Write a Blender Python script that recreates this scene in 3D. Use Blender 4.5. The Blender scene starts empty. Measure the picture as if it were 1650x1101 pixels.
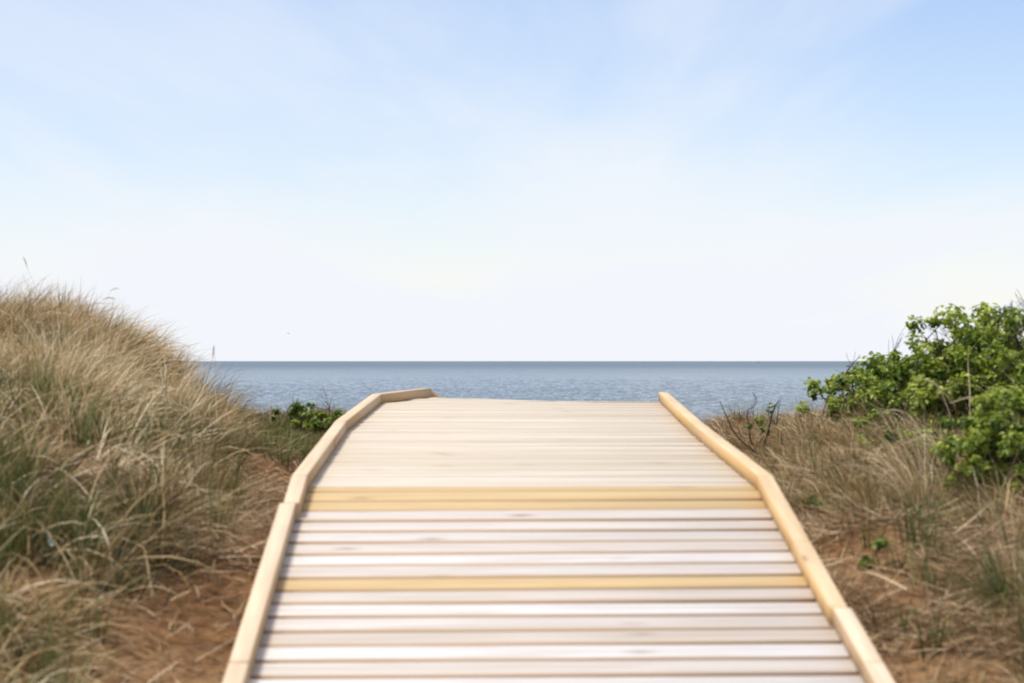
import bpy, bmesh, math, random
import numpy as np
from mathutils import Vector

random.seed(7)
rng = np.random.default_rng(11)
S = bpy.context.scene
COL = S.collection

# ------------------------------------------------------------------ camera, sky, sun, exposure
CZ = 5.0            # eye height above the sea, metres
F = 3900.0          # focal length in photo pixels (1650 wide)
cam_d = bpy.data.cameras.new('camera')
cam = bpy.data.objects.new('camera', cam_d); COL.objects.link(cam)
cam.location = (0, 0, CZ); cam.rotation_euler = (math.radians(90), 0, 0)
cam_d.sensor_width = 36; cam_d.lens = F/1650*36
cam_d.shift_y = 31.5/1650
cam_d.clip_start = 0.1; cam_d.clip_end = 90000
cam_d.dof.use_dof = True
cam_d.dof.focus_distance = 24
cam_d.dof.aperture_fstop = 5.6
S.camera = cam

SUN_AZ, SUN_EL = math.radians(-100), math.radians(64)      # azimuth clockwise from +Y
w = bpy.data.worlds.new('World'); S.world = w; w.use_nodes = True
nt = w.node_tree; N = nt.nodes; L = nt.links; N.clear()
def node(t, nn=None, **k):
    n = (nn or N).new(t)
    for a, b in k.items(): setattr(n, a, b)
    return n
out = node('ShaderNodeOutputWorld'); bg = node('ShaderNodeBackground'); bg.inputs[1].default_value = 0.118
sky = node('ShaderNodeTexSky', sky_type='NISHITA', sun_disc=False, sun_elevation=SUN_EL, sun_rotation=SUN_AZ % (2*math.pi))
sky.air_density = 1.0; sky.dust_density = 0.2; sky.ozone_density = 2.0
tint = node('ShaderNodeMix', data_type='RGBA', blend_type='MULTIPLY'); tint.inputs[0].default_value = 1; tint.inputs[7].default_value = (1.03, .955, 1.04, 1)
L.new(sky.outputs[0], tint.inputs[6]); L.new(tint.outputs[2], bg.inputs[0])
cl = node('ShaderNodeBackground'); cl.inputs[0].default_value = (0.915, 0.945, 1.0, 1); cl.inputs[1].default_value = 0.76
tc = node('ShaderNodeTexCoord'); sep = node('ShaderNodeSeparateXYZ'); L.new(tc.outputs['Generated'], sep.inputs[0])
def math_(op, a, b=None, nn=None, ll=None, c=None):
    m = (nn or N).new('ShaderNodeMath'); m.operation = op
    for i, v in enumerate((a, b, c)):
        if v is None: continue
        if isinstance(v, (int, float)): m.inputs[i].default_value = v
        else: (ll or L).new(v, m.inputs[i])
    return m.outputs[0]
zz = math_('MAXIMUM', sep.outputs[2], 0.0)
zp = math_('ADD', zz, 0.035)
u = math_('DIVIDE', sep.outputs[0], zp); v = math_('DIVIDE', sep.outputs[1], zp)
cmb = node('ShaderNodeCombineXYZ'); L.new(u, cmb.inputs[0]); L.new(v, cmb.inputs[1])
mp = node('ShaderNodeMapping'); mp.inputs['Rotation'].default_value = (0, 0, math.radians(-28)); mp.inputs['Scale'].default_value = (0.33, 0.16, 1)
mp.inputs['Location'].default_value = (3.1, 1.7, 0)
L.new(cmb.outputs[0], mp.inputs[0])
n1 = node('ShaderNodeTexNoise'); n1.inputs['Scale'].default_value = 1.0; n1.inputs['Detail'].default_value = 4.5; n1.inputs['Roughness'].default_value = 0.47
n1.inputs['Distortion'].default_value = 0.5
L.new(mp.outputs[0], n1.inputs[0])
veil = math_('MULTIPLY', math_('POWER', 2.718, math_('MULTIPLY', zz, -15.5)), 1.42)     # thin cloud looks denser towards the horizon
mpb = node('ShaderNodeMapping'); mpb.inputs['Rotation'].default_value = (0, 0, math.radians(42)); mpb.inputs['Scale'].default_value = (.75, .13, 1); mpb.inputs['Location'].default_value = (1.3, 4.7, 0)
L.new(cmb.outputs[0], mpb.inputs[0])
n2 = node('ShaderNodeTexNoise'); n2.inputs['Scale'].default_value = 1.0; n2.inputs['Detail'].default_value = 6; n2.inputs['Roughness'].default_value = .55; n2.inputs['Distortion'].default_value = .8
L.new(mpb.outputs[0], n2.inputs[0])
wisp = math_('ADD', math_('MULTIPLY', math_('SUBTRACT', n1.outputs[0], 0.48), 1.1), math_('MULTIPLY', math_('SUBTRACT', n2.outputs[0], 0.5), 2.1))
fac = node('ShaderNodeClamp'); high = node('ShaderNodeMapRange'); L.new(sep.outputs[2], high.inputs[0]); high.inputs[1].default_value = .2; high.inputs[2].default_value = .55; high.inputs[4].default_value = .6  # unseen overhead cloud cover, added to whiten the ambient light
L.new(math_('ADD', math_('ADD', math_('ADD', veil, .06), wisp), high.outputs[0]), fac.inputs[0]); fac.inputs[2].default_value = 1.0
mx = node('ShaderNodeMixShader'); L.new(fac.outputs[0], mx.inputs[0]); L.new(bg.outputs[0], mx.inputs[1]); L.new(cl.outputs[0], mx.inputs[2])
L.new(mx.outputs[0], out.inputs[0])

sd = bpy.data.lights.new('sun', 'SUN'); sd.energy = 2.85; sd.angle = math.radians(15); sd.color = (1.0, 0.92, 0.80)
so = bpy.data.objects.new('sun', sd); COL.objects.link(so)
sdir = Vector((math.sin(SUN_AZ)*math.cos(SUN_EL), math.cos(SUN_AZ)*math.cos(SUN_EL), math.sin(SUN_EL)))
so.rotation_euler = sdir.to_track_quat('Z', 'Y').to_euler(); so.location = (-10, -10, 20)

S.view_settings.view_transform = 'Standard'; S.view_settings.look = 'None'
S.view_settings.exposure = 0.37; S.view_settings.gamma = 1
S.render.engine = 'CYCLES'
S.cycles.max_bounces = 6; S.cycles.transparent_max_bounces = 4

def P(px, py, d): return np.array([(px-825)*d/F, d, CZ-(py-582)*d/F])

# ------------------------------------------------------------------ object helpers
def mesh_from(name, V, faces_flat, loop_tot, mat, parent=None, attrs=None, smooth=False):
    me = bpy.data.meshes.new(name)
    V = np.asarray(V, dtype=np.float32); nf = len(loop_tot)
    me.vertices.add(len(V)); me.vertices.foreach_set('co', V.ravel())
    me.loops.add(len(faces_flat)); me.loops.foreach_set('vertex_index', np.asarray(faces_flat, dtype=np.int32))
    me.polygons.add(nf)
    lt = np.asarray(loop_tot, dtype=np.int32); ls = np.concatenate([[0], np.cumsum(lt)[:-1]]).astype(np.int32)
    me.polygons.foreach_set('loop_start', ls)
    me.polygons.foreach_set('loop_total', lt)
    if smooth: me.polygons.foreach_set('use_smooth', np.ones(nf, dtype=bool))
    for k, (typ, data) in (attrs or {}).items():
        a = me.attributes.new(k, typ, 'POINT')
        a.data.foreach_set('vector' if typ == 'FLOAT_VECTOR' else 'value', np.asarray(data, dtype=np.float32).ravel())
    me.update(calc_edges=True); me.validate()
    me.materials.append(mat)
    o = bpy.data.objects.new(name, me); COL.objects.link(o)
    if parent: o.parent = parent; o.matrix_parent_inverse = parent.matrix_world.inverted()
    return o
def tag(o, label=None, cat=None, group=None, kind=None):
    if label: o['label'] = label
    if cat: o['category'] = cat
    if group: o['group'] = group
    if kind: o['kind'] = kind
    return o
def empty(name, loc, label, cat, group=None):
    o = bpy.data.objects.new(name, None); COL.objects.link(o); o.location = tuple(float(c) for c in loc); o.empty_display_size = .1
    bpy.context.view_layer.update()
    return tag(o, label, cat, group)

# ------------------------------------------------------------------ materials
def mat_new(name):
    m = bpy.data.materials.new(name); m.use_nodes = True
    nn = m.node_tree.nodes; ll = m.node_tree.links; nn.clear()
    o = nn.new('ShaderNodeOutputMaterial'); return m, nn, ll, o
def ramp(nn, stops):
    r = nn.new('ShaderNodeValToRGB'); e = r.color_ramp.elements
    while len(e) < len(stops): e.new(0.5)
    for i, (p, c) in enumerate(stops): e[i].position = p; e[i].color = (*c, 1)
    return r
def noise(nn, ll, vec, scale, detail=4, rough=.5, dist=0):
    n = nn.new('ShaderNodeTexNoise'); n.inputs['Scale'].default_value = scale; n.inputs['Detail'].default_value = detail
    n.inputs['Roughness'].default_value = rough; n.inputs['Distortion'].default_value = dist
    if vec is not None: ll.new(vec, n.inputs['Vector'])
    return n
def mixc(nn, ll, fac, a, b, mode='MIX'):
    m = nn.new('ShaderNodeMix'); m.data_type = 'RGBA'; m.blend_type = mode
    for i, v in ((0, fac), (6, a), (7, b)):
        if isinstance(v, (int, float)): m.inputs[i].default_value = v
        elif isinstance(v, tuple): m.inputs[i].default_value = (*v, 1)
        else: ll.new(v, m.inputs[i])
    return m.outputs[2]

def wood(name, pale, warm, streak, knot=(.22, .13, .07), rough=.62, side=(.46, .29, .15)):
    """sawn pine: attribute 'grain' = (metres along, metres across, per-board random*50), 'tone' 0..1 per board"""
    m, nn, ll, o = mat_new(name)
    g = nn.new('ShaderNodeAttribute'); g.attribute_name = 'grain'
    t = nn.new('ShaderNodeAttribute'); t.attribute_name = 'tone'
    mp = nn.new('ShaderNodeMapping'); mp.inputs['Scale'].default_value = (1.6, 26, 1); ll.new(g.outputs['Vector'], mp.inputs[0])
    n = noise(nn, ll, mp.outputs[0], 1.0, 6, .62, .6)
    mp2 = nn.new('ShaderNodeMapping'); mp2.inputs['Scale'].default_value = (4, 160, 1); ll.new(g.outputs['Vector'], mp2.inputs[0])
    nf = noise(nn, ll, mp2.outputs[0], 1.0, 3, .6)
    mp3 = nn.new('ShaderNodeMapping'); mp3.inputs['Scale'].default_value = (1.1, 5, 1); ll.new(g.outputs['Vector'], mp3.inputs[0])
    nb = noise(nn, ll, mp3.outputs[0], 1.0, 2, .5)
    col = mixc(nn, ll, t.outputs['Fac'], pale, warm)
    r1 = ramp(nn, [(.40, (0, 0, 0)), (.72, (1, 1, 1))]); ll.new(n.outputs[0], r1.inputs[0])
    f1 = math_('MULTIPLY', r1.outputs[0], .6, nn, ll)
    col = mixc(nn, ll, f1, col, streak)
    r2 = ramp(nn, [(.45, (0, 0, 0)), (.8, (1, 1, 1))]); ll.new(nf.outputs[0], r2.inputs[0])
    col = mixc(nn, ll, math_('MULTIPLY', r2.outputs[0], .42, nn, ll), col, tuple(c*.78 for c in streak))
    r4 = ramp(nn, [(.48, (0, 0, 0)), (.74, (1, 1, 1))]); ll.new(nb.outputs[0], r4.inputs[0])
    col = mixc(nn, ll, math_('MULTIPLY', r4.outputs[0], .55, nn, ll), col, tuple(c*.82 for c in warm))
    # knots
    mk = nn.new('ShaderNodeMapping'); mk.inputs['Scale'].default_value = (4.0, 12, 1); ll.new(g.outputs['Vector'], mk.inputs[0])
    vo = nn.new('ShaderNodeTexVoronoi'); vo.inputs['Scale'].default_value = 1.0; ll.new(mk.outputs[0], vo.inputs['Vector'])
    sel = math_('GREATER_THAN', nn_sep(nn, ll, vo.outputs['Color']), .74, nn, ll)
    r3 = ramp(nn, [(.05, (1, 1, 1)), (.14, (.35, .35, .35)), (.24, (0, 0, 0))]); ll.new(vo.outputs['Distance'], r3.inputs[0])
    kf = math_('MULTIPLY', r3.outputs[0], sel, nn, ll)
    col = mixc(nn, ll, math_('MULTIPLY', kf, .8, nn, ll), col, knot)
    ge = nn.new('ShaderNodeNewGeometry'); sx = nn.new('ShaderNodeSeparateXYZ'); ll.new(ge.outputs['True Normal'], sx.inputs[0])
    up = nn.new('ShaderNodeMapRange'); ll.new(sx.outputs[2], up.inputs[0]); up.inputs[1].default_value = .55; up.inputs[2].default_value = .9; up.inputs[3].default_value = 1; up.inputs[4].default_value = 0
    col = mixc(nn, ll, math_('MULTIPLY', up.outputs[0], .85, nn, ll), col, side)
    b = nn.new('ShaderNodeBsdfPrincipled'); ll.new(col, b.inputs['Base Color']); b.inputs['Roughness'].default_value = rough
    b.inputs['Specular IOR Level'].default_value = .3
    bp = nn.new('ShaderNodeBump'); bp.inputs['Strength'].default_value = .25; bp.inputs['Distance'].default_value = .002
    ll.new(nf.outputs[0], bp.inputs['Height']); ll.new(bp.outputs[0], b.inputs['Normal'])
    ll.new(b.outputs[0], o.inputs[0]); return m
def nn_sep(nn, ll, c):
    s = nn.new('ShaderNodeSeparateColor'); ll.new(c, s.inputs[0]); return s.outputs[0]

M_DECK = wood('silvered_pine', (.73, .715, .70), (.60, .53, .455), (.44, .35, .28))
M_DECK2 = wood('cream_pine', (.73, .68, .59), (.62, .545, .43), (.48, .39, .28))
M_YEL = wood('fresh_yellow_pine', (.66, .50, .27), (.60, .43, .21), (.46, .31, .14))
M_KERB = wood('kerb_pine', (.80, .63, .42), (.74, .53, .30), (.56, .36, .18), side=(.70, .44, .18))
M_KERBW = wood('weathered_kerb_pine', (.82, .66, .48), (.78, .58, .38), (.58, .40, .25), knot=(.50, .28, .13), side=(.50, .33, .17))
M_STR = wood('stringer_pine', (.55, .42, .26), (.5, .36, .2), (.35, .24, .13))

def leafy(name, stops, trans=.35, rough=.55, spec=.3):
    m, nn, ll, o = mat_new(name)
    t = nn.new('ShaderNodeAttribute'); t.attribute_name = 'tone'
    r = ramp(nn, stops); ll.new(t.outputs['Fac'], r.inputs[0])
    b = nn.new('ShaderNodeBsdfPrincipled'); ll.new(r.outputs[0], b.inputs['Base Color']); b.inputs['Roughness'].default_value = rough
    b.inputs['Specular IOR Level'].default_value = spec
    tr = nn.new('ShaderNodeBsdfTranslucent'); ll.new(r.outputs[0], tr.inputs[0])
    mx = nn.new('ShaderNodeMixShader'); mx.inputs[0].default_value = trans
    ll.new(b.outputs[0], mx.inputs[1]); ll.new(tr.outputs[0], mx.inputs[2]); ll.new(mx.outputs[0], o.inputs[0]); return m
M_STRAW = leafy('dry_grass', [(0, (.05, .04, .018)), (.14, (.085, .09, .022)), (.3, (.17, .145, .04)), (.46, (.26, .165, .062)), (.70, (.50, .345, .155)), (.88, (.66, .50, .28)), (1, (.84, .72, .50))], .12)
M_GREEN = leafy('green_grass', [(0, (.04, .075, .015)), (.5, (.12, .15, .035)), (1, (.33, .32, .11))], .25)
M_LEAF = leafy('rose_leaves', [(0, (.045, .095, .012)), (.45, (.24, .33, .038)), (.75, (.47, .54, .085)), (1, (.62, .66, .18))], .35, .45, .4)
M_LITTER = leafy('straw_litter', [(0, (.09, .05, .022)), (.4, (.26, .16, .08)), (.7, (.5, .36, .2)), (1, (.72, .58, .38))], .1)
def plain(name, c, rough=.7, var=.3, scale=40):
    m, nn, ll, o = mat_new(name)
    tcn = nn.new('ShaderNodeTexCoord'); n = noise(nn, ll, tcn.outputs['Object'], scale, 4, .6)
    col = mixc(nn, ll, n.outputs[0], tuple(x*(1-var) for x in c), tuple(min(1, x*(1+var)) for x in c))
    b = nn.new('ShaderNodeBsdfPrincipled'); ll.new(col, b.inputs['Base Color']); b.inputs['Roughness'].default_value = rough
    b.inputs['Specular IOR Level'].default_value = .25
    ll.new(b.outputs[0], o.inputs[0]); return m
M_TWIG = plain('twig_bark', (.085, .062, .05), .8)
M_TWIG2 = plain('grey_twig_bark', (.16, .12, .095), .8)
M_STALK = plain('dry_stalk', (.36, .27, .16), .7)
M_SEED = plain('seed_head', (.46, .36, .24), .8, .4, 300)
M_BIRD = plain('gull_feathers', (.22, .22, .23), .7)
M_BEACON = plain('beacon_paint', (.12, .12, .14), .6)
M_TAPE = plain('pale_plastic', (.42, .56, .54), .4, .1)

def sand_mat():
    m, nn, ll, o = mat_new('red_sand')
    tcn = nn.new('ShaderNodeTexCoord'); ob = tcn.outputs['Object']
    a = noise(nn, ll, ob, 2.2, 5, .6); b_ = noise(nn, ll, ob, 22, 7, .7); c_ = noise(nn, ll, ob, 400, 3, .6)
    r = ramp(nn, [(.3, (.37, .20, .095)), (.5, (.54, .31, .15)), (.7, (.66, .43, .235))]); ll.new(a.outputs[0], r.inputs[0])
    r2 = ramp(nn, [(.36, (.32, .28, .25)), (.52, (1, 1, 1)), (.75, (1.35, 1.25, 1.1))]); ll.new(b_.outputs[0], r2.inputs[0])
    col = mixc(nn, ll, .85, r.outputs[0], r2.outputs[0], 'MULTIPLY')
    r3 = ramp(nn, [(.35, (.6, .55, .5)), (.6, (1, 1, 1))]); ll.new(c_.outputs[0], r3.inputs[0])
    col = mixc(nn, ll, .6, col, r3.outputs[0], 'MULTIPLY')
    b = nn.new('ShaderNodeBsdfPrincipled'); ll.new(col, b.inputs['Base Color']); b.inputs['Roughness'].default_value = .95
    b.inputs['Specular IOR Level'].default_value = .1
    h = math_('ADD', math_('MULTIPLY', b_.outputs[0], 1.0, nn, ll), math_('MULTIPLY', c_.outputs[0], .15, nn, ll), nn, ll)
    bp = nn.new('ShaderNodeBump'); bp.inputs['Strength'].default_value = 1.0; bp.inputs['Distance'].default_value = .05
    ll.new(h, bp.inputs['Height']); ll.new(bp.outputs[0], b.inputs['Normal'])
    ll.new(b.outputs[0], o.inputs[0]); return m
M_SAND = sand_mat()

def sea_mat():
    m, nn, ll, o = mat_new('sea_water')
    tcn = nn.new('ShaderNodeTexCoord'); ob = tcn.outputs['Object']
    mp = nn.new('ShaderNodeMapping'); mp.inputs['Scale'].default_value = (.55, 1, 1); mp.inputs['Rotation'].default_value = (0, 0, .22); ll.new(ob, mp.inputs[0])
    a = noise(nn, ll, mp.outputs[0], 1.9, 6, .7, .3)
    b_ = noise(nn, ll, mp.outputs[0], .12, 4, .5)
    def slope(n_, k):
        v1 = nn.new('ShaderNodeVectorMath'); v1.operation = 'SUBTRACT'; ll.new(n_.outputs['Color'], v1.inputs[0]); v1.inputs[1].default_value = (.5, .5, .5)
        v2 = nn.new('ShaderNodeVectorMath'); v2.operation = 'MULTIPLY'; ll.new(v1.outputs[0], v2.inputs[0]); v2.inputs[1].default_value = (k*.7, k, 0); return v2.outputs[0]
    ge = nn.new('ShaderNodeNewGeometry')
    def vadd(a_, b2):
        v3 = nn.new('ShaderNodeVectorMath'); v3.operation = 'ADD'; ll.new(a_, v3.inputs[0]); ll.new(b2, v3.inputs[1]); return v3.outputs[0]
    so_ = nn.new('ShaderNodeSeparateXYZ'); ll.new(ob, so_.inputs[0]); mr = nn.new('ShaderNodeMapRange'); ll.new(so_.outputs[1], mr.inputs[0])
    mr.inputs[1].default_value = 150; mr.inputs[2].default_value = 2500; mr.inputs[3].default_value = 1.0; mr.inputs[4].default_value = 2.6     # rougher water offshore
    sc = nn.new('ShaderNodeVectorMath'); sc.operation = 'SCALE'; ll.new(vadd(slope(a, .85), slope(b_, .08)), sc.inputs[0]); ll.new(mr.outputs[0], sc.inputs['Scale'])
    nv = vadd(sc.outputs[0], ge.outputs['Normal'])
    nz = nn.new('ShaderNodeVectorMath'); nz.operation = 'NORMALIZE'; ll.new(nv, nz.inputs[0]); bp = nz
    lg = noise(nn, ll, mp.outputs[0], .012, 3, .5)
    r = ramp(nn, [(.35, (.165, .20, .205)), (.65, (.205, .245, .25))]); ll.new(lg.outputs[0], r.inputs[0])
    horizon_dark = nn.new('ShaderNodeMapRange'); ll.new(so_.outputs[1], horizon_dark.inputs[0]); horizon_dark.inputs[1].default_value = 300; horizon_dark.inputs[2].default_value = 2200
    colw = mixc(nn, ll, horizon_dark.outputs[0], r.outputs[0], (.115, .155, .185))      # base colour darkened offshore, standing in for duller reflections near the horizon
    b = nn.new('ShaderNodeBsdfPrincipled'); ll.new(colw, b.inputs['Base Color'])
    ll.new(math_('ADD', math_('MULTIPLY', horizon_dark.outputs[0], .26, nn, ll), .16, nn, ll), b.inputs['Roughness'])
    b.inputs['IOR'].default_value = 1.333
    ll.new(bp.outputs[0], b.inputs['Normal']); ll.new(b.outputs[0], o.inputs[0]); return m
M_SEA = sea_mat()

# ------------------------------------------------------------------ deck profile: height of the deck top at distance y (from the camera)
def deck_z(y):
    y = np.asarray(y, dtype=float)
    r = -1.796+.1877*y; a = -.703+.041*y; b = -.636+.0344*y
    z = np.where(y < 7.449, r, np.where(y < 9.967, a, b))
    z = np.where(y > 12.9, -.1922-(y-12.9)*.25, z)
    return z + CZ
# inner kerb feet, (x, y)
LK = [(-.566, 3.9), (-.5965, 5.606), (-.630, 7.449), (-.682, 9.967), (-.663, 12.25), (-.430, 12.90), (-.20, 13.75)]
RK = [(.85, 3.9), (.8035, 5.606), (.7545, 7.449), (.730, 9.967), (.755, 12.47)]
def xat(K, y):
    return float(np.interp(y, [p[1] for p in K], [p[0] for p in K]))

# ------------------------------------------------------------------ ground
def vnoise(x, y, s, seed):
    """smooth value noise, numpy"""
    r = np.random.default_rng(seed); T = r.random((64, 64))
    u = x/s+200; v = y/s+200; i = np.floor(u).astype(int); j = np.floor(v).astype(int); fu = u-i; fv = v-j
    fu = fu*fu*(3-2*fu); fv = fv*fv*(3-2*fv)
    g = lambda a, b: T[a % 64, b % 64]
    return (g(i, j)*(1-fu)+g(i+1, j)*fu)*(1-fv)+(g(i, j+1)*(1-fu)+g(i+1, j+1)*fu)*fv
def sst(a, b, t):
    t = np.clip((t-a)/(b-a), 0, 1); return t*t*(3-2*t)
def ground_z(x, y):
    x = np.asarray(x, float); y = np.asarray(y, float)
    yy = np.clip(y, 2.0, None)
    r = -1.796+.1877*yy; a = -.703+.041*yy; b = -.636+.0344*yy
    base = np.minimum(np.minimum(r+.0, a), np.where(yy > 9.9, b, a)) - .135 + CZ
    base = base + np.where(y < 2, (y-2)*.05, 0)
    amp = np.clip(.05+.08*(y-6.0), .03, .39)
    yd = np.clip(y, 7.5, 14); hl = amp*1.08*sst(-.108*yd, -.205*yd, x) + .25*sst(-2.6, -4.5, x) + (vnoise(x, y, .48, 19)-.55)*.26*sst(-.11, -.15, x/np.maximum(y, 1))*sst(8.2, 9.6, y)
    hr = np.clip(.05+.03*(y-6), .03, .14)*sst(1.2, 2.4, x)
    bumps = (vnoise(x, y, .55, 1)-.5)*.10 + (vnoise(x, y, .17, 2)-.5)*.035 + (vnoise(x, y, .06, 5)-.5)*.012
    away = sst(.0, .35, np.maximum(xlo-x, x-xhi)) if False else 1.0
    under = sst(1.15, .8, np.abs(x-.07))
    z = base + hl + hr + bumps*(1-under*.85) - .05*under
    edge = 12.9 + (vnoise(x, y*0, .6, 3)-.5)*.7 + np.where(x < -1.5, .5, 0)
    fall = sst(0, 9, y-edge)
    z = z*(1-fall) + (.12)*fall
    z = np.where(y > edge+9, .12-(y-edge-9)*.06, z)
    return z
gx = np.concatenate([np.linspace(-60, -5, 24)[:-1], np.linspace(-5, -3, 30)[:-1], np.linspace(-3, 3, 230), np.linspace(3, 5, 30)[1:], np.linspace(5, 60, 24)[1:]])
gy = np.concatenate([np.linspace(-40, 2, 24)[:-1], np.linspace(2, 5, 30)[:-1], np.linspace(5, 14, 300), np.linspace(14, 40, 60)[1:]])
X, Y = np.meshgrid(gx, gy); nx, ny = len(gx), len(gy)
V = np.stack([X, Y, ground_z(X, Y)], -1).reshape(-1, 3)
ii, jj = np.meshgrid(np.arange(nx-1), np.arange(ny-1)); q = (jj*nx+ii).ravel()
quads = np.stack([q, q+1, q+1+nx, q+nx], -1)
g = mesh_from('ground', V, quads.ravel(), np.full(len(quads), 4), M_SAND, smooth=True)
tag(g, 'red brown sandy dune ground beside the boardwalk', kind='structure')

# ------------------------------------------------------------------ sea (flat sheet with denser rings, to the horizon)
def build_sea():
    ys = np.concatenate([[14, 60], np.geomspace(105, 2600, 1500)]); xs = np.linspace(-1, 1, 800)
    X, Y = np.meshgrid(xs, ys); X = X*(.26*Y+6); Z = np.zeros_like(X); DX = (.52*Y+12)/800; DY = Y*.00214
    r = np.random.default_rng(5)
    for i in range(42):
        lam = float(np.exp(r.uniform(math.log(.45), math.log(3.0)))); a = r.normal(-1.9, .55); k = 2*math.pi/lam
        kx, ky = math.cos(a)*k, math.sin(a)*k; ph = r.uniform(0, 7)
        att = sst(1.6, 3.2, lam/np.maximum(DX*abs(math.cos(a)), DY*abs(math.sin(a))*.6))
        s_ = np.sin(kx*X+ky*Y+ph+1.2*np.sin(X*k*.07+Y*k*.05+ph*3))
        Z += att*(lam**.8)*.0095*(s_+.35*s_*s_)
    Z *= np.clip((Y-90)/25, 0, 1); Z *= (1-sst(.9, 1.0, np.abs(X)/(.26*Y+6)))*(1-sst(2200, 2550, Y))
    V = np.stack([X, Y, Z], -1).reshape(-1, 3); n = len(xs); m_ = len(ys)
    ii, jj = np.meshgrid(np.arange(n-1), np.arange(m_-1)); q0 = (jj*n+ii).ravel()
    Q = np.stack([q0, q0+1, q0+1+n, q0+n], -1)
    # outer sheet to the horizon
    ex = [(-90000, -200), (90000, -200)]
    base = len(V); O = []
    xl = [-80000, -30000, -9000, -3000]; 
    far = [2600, 6000, 15000, 40000, 80000]; Vo = []; Fo = []
    for yy in far:
        for t in np.linspace(-1, 1, 21): Vo.append((t*682, yy, 0) if yy == 2600 else (t*yy*1.2, yy, 0))
    for j_ in range(len(far)-1):
        for i_ in range(20): a_ = base+j_*21+i_; Fo.append((a_, a_+1, a_+22, a_+21))
    b2 = base+len(Vo)
    for sgn in (-1, 1):
        e = [(sgn*(.26*yy+6), yy) for yy in (14, 60, 105, 500, 2600)]+[(sgn*682, 2600)]
        st_ = b2
        for (x_, yy) in e: Vo.append((x_, yy, 0)); Vo.append((sgn*max(90., yy*1.2), yy, 0) if abs(x_) < 681.9 or True else 0)
        for i_ in range(len(e)-2):
            a_ = st_+2*i_; f = (a_, a_+1, a_+3, a_+2); Fo.append(f if sgn > 0 else f[::-1])
        b2 += 2*len(e)
    V = np.concatenate([V, np.array(Vo, float)]); Q = np.concatenate([Q, np.array(Fo)])
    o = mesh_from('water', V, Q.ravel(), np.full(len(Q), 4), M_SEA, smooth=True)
    tag(o, 'calm grey blue sea reaching the horizon', kind='structure')
build_sea()

# ------------------------------------------------------------------ boardwalk
def prism_boards(name, boards, mat, parent, label=None):
    """boards: list of dict(top=4 corner xyz [l0,r0,r1,l1], th, tone, seed). bevelled boards in one mesh"""
    V, Fc, T, G, TN = [], [], [], [], []
    for b in boards:
        c = np.array(b['top'], float); th = b['th']; bev = b.get('bev', .0045)
        cen = c.mean(0); n = np.cross(c[1]-c[0], c[3]-c[0]); n /= np.linalg.norm(n)
        e_u = (c[1]-c[0]); e_u /= np.linalg.norm(e_u); e_v = np.cross(n, e_u)
        def inset(pts, d):
            q = []
            for p in pts:
                r = p-cen; q.append(p-e_u*np.sign(r@e_u)*d-e_v*np.sign(r@e_v)*d)
            return np.array(q)
        rings = [inset(c, bev), c-n*bev, c-n*(th-bev), inset(c, bev)-n*th]
        o = len(V)
        for rg in rings:
            for p in rg:
                V.append(p); u_ = (p-c[0])@e_u; v_ = (p-c[0])@e_v; w_ = (p-c[0])@n
                G.append((u_, v_+w_*.8, b['seed']) if not b.get('lengthv') else (v_, u_+w_*.8, b['seed'])); TN.append(b['tone'])
        Fc += [(o, o+1, o+2, o+3)]
        for k in range(3):
            for i in range(4):
                j = (i+1) % 4; Fc.append((o+k*4+j, o+k*4+i, o+(k+1)*4+i, o+(k+1)*4+j))
        Fc.append((o+15, o+14, o+13, o+12))
    Fc = np.array(Fc)
    ob = mesh_from(name, V, Fc.ravel(), np.full(len(Fc), 4), mat, parent, {'grain': ('FLOAT_VECTOR', G), 'tone': ('FLOAT', TN)})
    if label: ob['label'] = label
    return ob

walk = empty('boardwalk', (0.05, 7.5, float(ground_z(0, 7.5))), 'new pale wooden boardwalk climbing between the dunes towards the sea', 'boardwalk')
KW = .048
# board boundaries measured along y, nearest first
pitch = .1205
ramp_b = []
y = 7.449
k = 0
lines = [7.449-.1195*i for i in range(0, 30)]
yellow_ramp = {1, 9}            # counted from the knee down: the lower half of the yellow pair, and the single one
def row(y0, y1, i, gap, skew0=-.021, skew1=-.021, th=.028, xl=None, xr=None):
    """one board between distances y0<y1 across the deck; skew: right end lies farther by -skew per metre"""
    x0l, x0r = xat(LK, y0)-.052+random.uniform(-.004, .003), xat(RK, y0)+.052+random.uniform(-.003, .004)
    x1l, x1r = x0l + xat(LK, y1)-xat(LK, y0), x0r + xat(RK, y1)-xat(RK, y0)
    if xr is not None: x0r, x1r = xr
    dz = random.uniform(-.0012, .0012); tw = random.uniform(-.0015, .0015)
    mid = .07
    pts = []
    for (x, yy, sk, g_) in ((x0l, y0, skew0, gap/2), (x0r, y0, skew0, gap/2), (x1r, y1, skew1, -gap/2), (x1l, y1, skew1, -gap/2)):
        ys = yy - (x-mid)*sk*-1*-1*(-1) if False else yy + (x-mid)*(-sk)
        pts.append([x, ys+g_, (yy, g_), x])
    return pts, dz, tw
def seg_z(seg, y):
    return {'R': -1.796+.1877*y, 'A': -.703+.041*y, 'B': -.636+.0344*y, 'D': -.1922-(y-12.9)*.25}[seg]+CZ
def make_row(seg, y0, y1, gap, skew, xr=None, th=.028):
    pts, dz, tw = row(y0, y1, 0, gap, skew, skew, th, xr=xr)
    top = []
    for (x, ys, _, x_) in pts:
        top.append((x, ys, seg_z(seg, ys)+dz+(tw if x > 0 else -tw)))
    return dict(top=top, th=th, tone=random.random(), seed=random.uniform(0, 90))
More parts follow.
